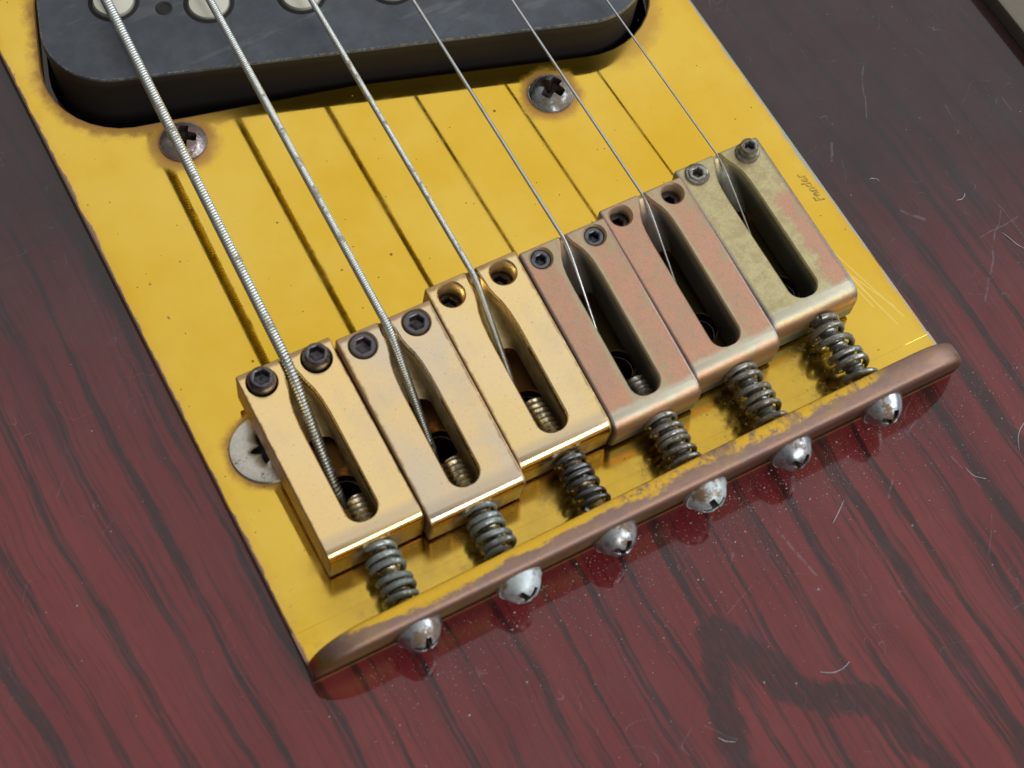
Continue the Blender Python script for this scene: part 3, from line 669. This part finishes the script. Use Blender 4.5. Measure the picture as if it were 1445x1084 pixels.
for i, S in enumerate(SAD):
    w = (S['x'][1] - S['x'][0]) / 2 - 0.003; xc = sum(S['x']) / 2
    pitch = math.asin((S['Hf'] - 0.55) / L)
    bm = bmesh.new()
    bmesh.ops.create_cube(bm, size=1.0, matrix=Matrix.Translation((0, L / 2, TH / 2)) @ Matrix.Diagonal((2 * w, L, TH, 1)))
    bm.edges.ensure_lookup_table()
    def edges(fn): return [e for e in bm.edges if fn((e.verts[0].co + e.verts[1].co) / 2, e)]
    e = edges(lambda c, e: abs(c.y) < 1e-5 and abs(c.z - TH) < 1e-5)
    bmesh.ops.bevel(bm, geom=e, offset=S['rb'], segments=7, profile=0.5, affect='EDGES')
    # the treble saddles carry softer edges
    soft = 0.016 if i < 3 else 0.030
    e = [e for e in bm.edges if e.is_manifold and e.calc_face_angle(0) > 0.9 and min(v.co.z for v in e.verts) > -1]
    bmesh.ops.bevel(bm, geom=e, offset=soft, segments=3, profile=0.5, affect='EDGES', clamp_overlap=True)
    blk = temp(bm)
    # slot cutter: lofted U-sections along y with a ramp up to the string crest
    sxl = 0.0; hw = 0.165
    cr = TH - 0.055 if i >= 3 else TH - STR_R[i] - 0.01
    nk = S['neck']
    st = []
    ye = 0.215
    for k in range(9):
        a = math.pi / 2 * k / 8
        st.append((ye + hw * (1 - math.cos(a)), max(hw * math.sin(a), 0.012), -0.2))
    if i >= 3: st += [(ye + 0.5, hw, -0.2), (L - 0.72, hw, -0.2), (L - 0.60, hw, -0.1), (L - 0.52, hw * 0.98, 0.02)]
    else: st += [(ye + 0.5, hw, -0.2), (L - 1.02, hw, -0.2), (L - 0.9, hw, -0.1), (L - 0.78, hw * 0.99, 0.0), (L - 0.60, hw * 0.92, 0.09)]
    if i >= 3:
        st += [(L - 0.43, hw * 0.96, 0.13), (L - 0.33, hw * 0.88, 0.23), (L - 0.24, hw * 0.72, 0.33), (L - 0.17, hw * 0.52, 0.385), (L - 0.11, nk * 0.5, 0.42), (L - 0.05, nk * 0.32, cr + 0.012), (L + 0.05, nk * 0.28, cr - 0.015)]
    else:
        st += [(L - 0.46, hw * 0.78, 0.17), (L - 0.36, hw * 0.58, 0.24), (L - 0.27, hw * 0.46, 0.32), (L - 0.18, nk * 0.95, 0.38), (L - 0.10, nk * 0.85, cr - 0.01), (L - 0.05, nk * 0.8, cr), (L + 0.05, nk * 0.8, cr - 0.02)]
    rings = []
    for (y, h, zb) in st:
        zt = 0.9; rm = 0.020 if i < 3 else 0.026; q = min(h * 0.8, 0.08, max(0.008, TH - rm * 1.3 - zb - 0.012))
        rings.append([(h + rm, y, zt), (h + rm, y, TH + 0.002), (h + rm * 0.45, y, TH - rm * 0.28), (h + rm * 0.1, y, TH - rm * 0.75), (h, y, TH - rm * 1.3), (h, y, zb + q), (h * 0.86, y, zb + q * 0.45), (h * 0.5, y, zb + q * 0.1), (0, y, zb), (-h * 0.5, y, zb + q * 0.1), (-h * 0.86, y, zb + q * 0.45), (-h, y, zb + q), (-h, y, TH - rm * 1.3), (-h - rm * 0.1, y, TH - rm * 0.75), (-h - rm * 0.45, y, TH - rm * 0.28), (-h - rm, y, TH + 0.002), (-h - rm, y, zt)])
    bm = bmesh.new(); ringsurf(bm, rings); c1 = temp(bm)
    gy = L - (0.172 if i < 3 else 0.150); gx = 0.305 if i < 3 else 0.325
    rg = S['gr']; cuts = [c1]
    for sx in (-1, 1):
        bm = bmesh.new(); rr = []
        z = 1.0; rr.append((rg + 0.022, 0.9)); rr.append((rg + 0.022, TH + 0.002)); rr.append((rg, TH - 0.022))
        k = 0; z = TH - 0.03
        while z > -0.06:
            rr.append((rg + (0.012 if k % 2 else -0.004), z)); z -= 0.028; k += 1
        rr.append((rg, -0.1))
        polar(bm, rr, 32, T(sx * gx, gy, 0)); cuts.append(temp(bm))
    bm = bmesh.new()   # bore for the intonation screw
    ringsurf(bm, [[(0.125 * math.cos(2 * math.pi * k / 24) + S['sx'] - xc, y, 0.25 + 0.125 * math.sin(2 * math.pi * k / 24)) for k in range(24)] for y in (-0.1, 0.3)])
    cuts.append(temp(bm))
    for c in cuts:
        md = blk.modifiers.new('b', 'BOOLEAN'); md.operation = 'DIFFERENCE'; md.object = c; md.solver = 'EXACT'
    bpy.context.view_layer.update(); apply_mods(blk)
    for c in cuts: bpy.data.objects.remove(c)
    blk.name = 'saddle'; blk.data.name = 'saddle'; blk.parent = guitar; blk['label'] = LAB[i]
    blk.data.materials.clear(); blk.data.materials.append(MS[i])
    blk.data.polygons.foreach_set('use_smooth', [True] * len(blk.data.polygons)); blk.data.set_sharp_from_angle(angle=math.radians(38)); flatten_big(blk.data)
    blk.location = (xc, S['yb'], 0.05); blk.rotation_euler = (pitch, 0, 0)
    S['obj'] = blk; S['pitch'] = pitch; S['crest'] = cr
    # set screws
    for sx in (-1, 1):
        bm = bmesh.new(); g = S['grub']; hx = hexr(0.086 if i < 3 else 0.062)
        r = rg - 0.004 if g != 'chrome' else 0.105
        if g == 'proud': zt = TH + 0.135
        elif g == 'flush': zt = TH + 0.006
        elif g == 'deep': zt = TH - (0.28 if i == 2 else 0.17)
        elif g == 'sunk': zt = TH - 0.035
        else: zt = TH + (0.05 if sx < 0 else 0.16)
        mt = M_grub if g in ('proud', 'flush', 'deep') else (M_dark if g == 'sunk' else M_spring)
        rings = [(r * 0.9, -0.12), (r * 0.95, zt - 0.16)]
        z = zt - 0.14; k = 0
        if g in ('chrome',):
            rings += [(r + 0.03, TH - 0.004), (r + 0.034, TH + 0.012), (r + 0.024, TH + 0.028), (r, TH + 0.034)]
        rings += [(r, zt - 0.10), (r * 0.97, zt - 0.06), (r * 0.88, zt - 0.025), (r * 0.76, zt - 0.003), (r * 0.70, zt)] if g == 'proud' else [(r, zt - 0.03), (r * 0.96, zt - 0.008), (r * 0.9, zt)]
        rings += [(lambda t: hx(t) + 0.012, zt), (hx, zt - 0.010), (hx, zt - 0.13), (lambda t: hx(t) * 0.3, zt - 0.15)]
        polar(bm, rings, 36)
        o = mk('grub_screw', bm, mt, blk, 32); o.location = (sx * gx, gy, 0)
    # intonation screw: head on the lip, threaded shaft through spring into the saddle
    sx_w = S['sx']; ysad = S['yb']
    ax = (HEADX[i], sx_w)
    inv = blk.matrix_basis.inverted()
    M0 = inv @ T(0, 0, 0)
    shaft_z = 0.315
    bm = bmesh.new(); thread(bm, -0.10, S['tip'], 0.098, 0.062)
    sl = (sx_w - ax[0]) / (ysad + 0.15)
    for v in bm.verts:
        v.co = Vector((v.co.x + sx_w - (ysad - v.co.y) * sl, v.co.y, v.co.z + shaft_z))
    # domed head
    R, h = 0.245, 0.22
    MH = T(HEADX[i], -0.165, 0.315) @ Matrix.Rotation(math.radians(90 - 7), 4, 'X')
    zf = lambda r: h * (1 - (r / R) ** 2.6) if r < R else 0
    f = crossr(0.125, 0.034); ph = [0.2, 0.9, 0.5, 1.2, 0.7, 0.4][i]; fr = lambda t, f=f, ph=ph: f(t + ph)
    polar(bm, [(0.10, -0.06), (R, -0.04), (R, 0.0), (R * 0.985, h * 0.16), (R * 0.94, zf), (R * 0.85, zf), (R * 0.78, zf), (R * 0.70, zf), (R * 0.62, zf), (lambda t: fr(t) * 0.5 + R * 0.28, zf), (lambda t: fr(t) + 0.006, zf), (fr, lambda r: zf(r) - 0.015), (lambda t: fr(t) * 0.75, h - 0.13), (lambda t: fr(t) * 0.3, h - 0.17)], 48, MH)
    for v in bm.verts: v.co = inv @ v.co
    bmesh.ops.recalc_face_normals(bm, faces=bm.faces)
    nshaft = None
    o = mk('intonation_screw', bm, [HEADM[i], M_brass if i < 3 else M_spring], blk, 32)
    o.data.materials.append(M_grime); MHi = MH.inverted()
    for p in o.data.polygons:
        c = blk.matrix_basis @ p.center; l = MHi @ c
        if c.y > -0.09: p.material_index = 1
        elif l.xy.length < 0.13 and l.z < zf(l.xy.length) - 0.02: p.material_index = 2
    # spring
    q = SPR[i]; bm = bmesh.new(); pts = []
    y0, y1 = 0.16, ysad - q['w'] * 0.6; n = int(q['n'] * 22)
    for k in range(n + 1):
        u = k / n; a = 2 * math.pi * q['n'] * u + 0.6 + i
        uu = u + 0.035 * math.sin(2 * math.pi * u * 2 + i)
        uu = min(max(uu, 0), 1)
        y = y0 + (y1 - y0) * uu; c = sx_w - (ysad - y) * sl
        rr = q['r'] * (1 + 0.03 * math.sin(3.1 * a * 0.37 + i))
        pts.append((c + rr * math.cos(a), y, shaft_z - 0.012 + rr * math.sin(a)))
    tube(bm, pts, q['w'], 9)
    for v in bm.verts: v.co = inv @ v.co
    mk('spring', bm, q['m'], blk, 60)

# ------------------------------------------------------------------ strings
SLAB = ['thickest wound string, coarse winding', 'second wound string', 'third string, finely wound', 'fourth string, plain steel', 'fifth string, thin plain steel', 'thinnest string at the treble side']
for i, S in enumerate(SAD):
    c = i - 2.5; yc = S['yf'] - 0.045
    M = S['obj'].matrix_basis; r = STR_R[i]
    crest = M @ Vector((0, L - 0.05, S['crest'] + r + 0.004))
    sxp = lambda y: c * 1.06 * (1 - 0.0095 * (y - 4.0))
    x8 = sxp(8.0)
    far = Vector((sxp(24.0), 24.0, STR_H[i] + 0.25 - 0.0)); far.z = STR_H[i] + (24 - 6) * 0.012
    cx = c * 1.072
    crest.x = cx
    hx, hy = HOLES[i]
    endp = Vector((hx - 0.09, hy + 0.03, 0.0)); end2 = Vector((hx - 0.03, hy - 0.12, -0.55))
    ctl = [far, Vector((x8, 8.0, STR_H[i])), Vector((sxp(5.2), 5.2, STR_H[i] * 0.5 + crest.z * 0.5)), crest + Vector((0, 0.25, 0.004)), crest, ]
    # dense path
    path = []
    def addseg(a, b, n):
        for k in range(n): path.append(a.lerp(b, k / n))
    addseg(far, Vector((x8, 8.0, STR_H[i])), 6)
    addseg(Vector((x8, 8.0, STR_H[i])), crest + Vector((0, 0.06, 0.001)), 24)
    # rounded bend over the crest, slightly bowed descent
    p0 = crest + Vector((0, 0.06, 0.001)); p3 = endp
    for k in range(20):
        u = k / 20
        b0 = p0; b1 = crest + Vector((0, -0.16, 0.0)); b2 = crest.lerp(endp, 0.55) + Vector((0, 0.05, 0.02))
        path.append((1 - u) ** 3 * b0 + 3 * (1 - u) ** 2 * u * b1 + 3 * (1 - u) * u * u * b2 + u ** 3 * p3)
    path += [endp, end2]
    bm = bmesh.new()
    if i >= 3:
        tube(bm, path, r, 12)
    else:
        wr = [0.0185, 0.0135, 0.0085][i]; core = r - wr
        tube(bm, path, core, 12)
        # helical winding
        acc = [0.0]
        for a, b in zip(path, path[1:]): acc.append(acc[-1] + (b - a).length)
        total = acc[-1]; y_start = 13.0
        s0 = next(acc[k] for k in range(len(path)) if path[k].y < y_start)
        pw = wr * 1.93; spt = [18, 16, 10][i]; cs = [8, 7, 5][i]
        n = int((total - s0) / pw * spt); up = Vector((1, 0, 0)); seg_i = 0; verts = []
        prev = None
        for k in range(n + 1):
            s_ = s0 + (total - s0 - 1e-4) * k / n
            while seg_i < len(acc) - 2 and acc[seg_i + 1] < s_: seg_i += 1
            u = (s_ - acc[seg_i]) / max(1e-9, acc[seg_i + 1] - acc[seg_i])
            p = path[seg_i].lerp(path[seg_i + 1], u)
            d0 = (path[seg_i + 1] - path[seg_i]).normalized()
            d1 = (path[min(seg_i + 2, len(path) - 1)] - path[min(seg_i + 1, len(path) - 2)]).normalized()
            d = d0.lerp(d1, u).normalized()
            e1 = (up - d * up.dot(d)).normalized(); e2 = d.cross(e1)
            a = 2 * math.pi * k / spt
            rad = e1 * math.cos(a) + e2 * math.sin(a)
            cpt = p + rad * core * 1.02
            ring = [bm.verts.new(cpt + rad * wr * math.cos(2 * math.pi * j / cs) + d * wr * math.sin(2 * math.pi * j / cs)) for j in range(cs)]
            if prev:
                for j in range(cs): bm.faces.new((prev[j], prev[(j + 1) % cs], ring[(j + 1) % cs], ring[j]))
            prev = ring
    mk('string', bm, M_string if i < 3 else M_plain, guitar, 80, SLAB[i])

# ------------------------------------------------------------------ dust, crumbs and lint
random.seed(11)
M_dust = plain('pale_dust', (0.50, 0.47, 0.43), 0.9)
M_lint = plain('pale_lint', (0.50, 0.49, 0.55), 0.9)
bm = bmesh.new()
def speck(x, y, z, r):
    k = random.random() * 6.28; s1 = random.uniform(0.5, 1.0)
    vs = [bm.verts.new((x + r * math.cos(k), y + r * math.sin(k), z)), bm.verts.new((x + r * s1 * math.cos(k + 2.1), y + r * math.sin(k + 2.1), z)),
          bm.verts.new((x + r * math.cos(k + 4.2), y + r * s1 * math.sin(k + 4.2), z)), bm.verts.new((x, y, z + r * 0.9))]
    for f in ((0, 1, 3), (1, 2, 3), (2, 0, 3), (2, 1, 0)): bm.faces.new([vs[q] for q in f])
ZB = -0.125
for k in range(4200):
    x = random.uniform(-3.4, 5.2); y = -0.12 - abs(random.gauss(0, 0.42)) * (1.0 if random.random() < 0.75 else 2.6)
    if random.random() > 0.35 + 0.65 * math.exp(-((x - 1.0) / 2.4) ** 2): continue
    speck(x, y, ZB, min(0.018, 0.0036 * math.exp(random.gauss(0, 0.55))))
for k in range(420):
    x = random.uniform(-7, 7.5); y = random.uniform(-5, 6)
    if -3.9 < x < 3.95 and y > -0.3: continue
    speck(x, y, ZB, min(0.022, 0.005 * math.exp(random.gauss(0, 0.5))))
for k in range(260):
    c = random.choice((0.54, 1.6, 2.7, 2.7, 1.6)); x = c + random.gauss(-0.12, 0.22); y = random.uniform(0.25, 1.0)
    speck(x, y, 0.0, min(0.02, 0.0055 * math.exp(random.gauss(0, 0.55))))
for k in range(90):
    x = random.uniform(-3.7, 3.8); y = random.uniform(0.3, 6.0)
    speck(x, y, 0.0, 0.005)
o = mk('dust', bm, M_dust, None, None, 'pale dust and crumbs scattered beside the bridge', stuff=True); o['category'] = 'dust'
LINT = [((4.55, 2.42), 2.6, 0.13, 1.9, 'tiny curled pale hair on the dark wood beside the lettering'),
        ((5.22, 1.80), 0.3, 0.17, 1.5, 'pale arched fibre on the dark wood at the right'),
        ((5.45, 1.20), -1.2, 0.42, 0.2, 'straight white fibre lying across the longest scratch'),
        ((3.35, -1.05), -1.0, 0.26, 1.1, 'curved white hair below the rightmost screw head'),
        ((4.0, -1.15), 0.5, 0.55, -1.4, 'long bowed fibre on red wood near the right edge'),
        ((-0.55, -2.35), -0.7, 0.18, 0.7, 'short pale fibre on red wood below the middle of the lip'),
        ((0.72, -2.25), -0.1, 0.35, 1.2, 'sagging fibre across the dark wood figure'),
        ((3.1, -2.75), 0.35, 0.42, 0.8, 'thin fibre near the lower right corner'),
        ((1.72, -0.95), 0.6, 0.30, 0.1, 'thin straight fibre on red wood below the fourth screw head')]
for (x, y), a, ln, curl, lab in LINT:
    pts = []; px, py = x, y; n = 16
    for k in range(n + 1):
        pts.append((px, py, ZB + 0.006 + 0.006 * math.sin(k * 0.6)))
        ang = a + curl * (k / n - 0.5); px += ln / n * math.cos(ang); py += ln / n * math.sin(ang)
    bm = bmesh.new(); tube(bm, pts, [0.0020 + 0.0013 * math.sin(math.pi * k / n) for k in range(n + 1)], 6)
    o = mk('lint_fibre', bm, M_lint, None, 60, lab); o['category'] = 'fibre'; o['group'] = 'lint fibres lying on the lacquer'
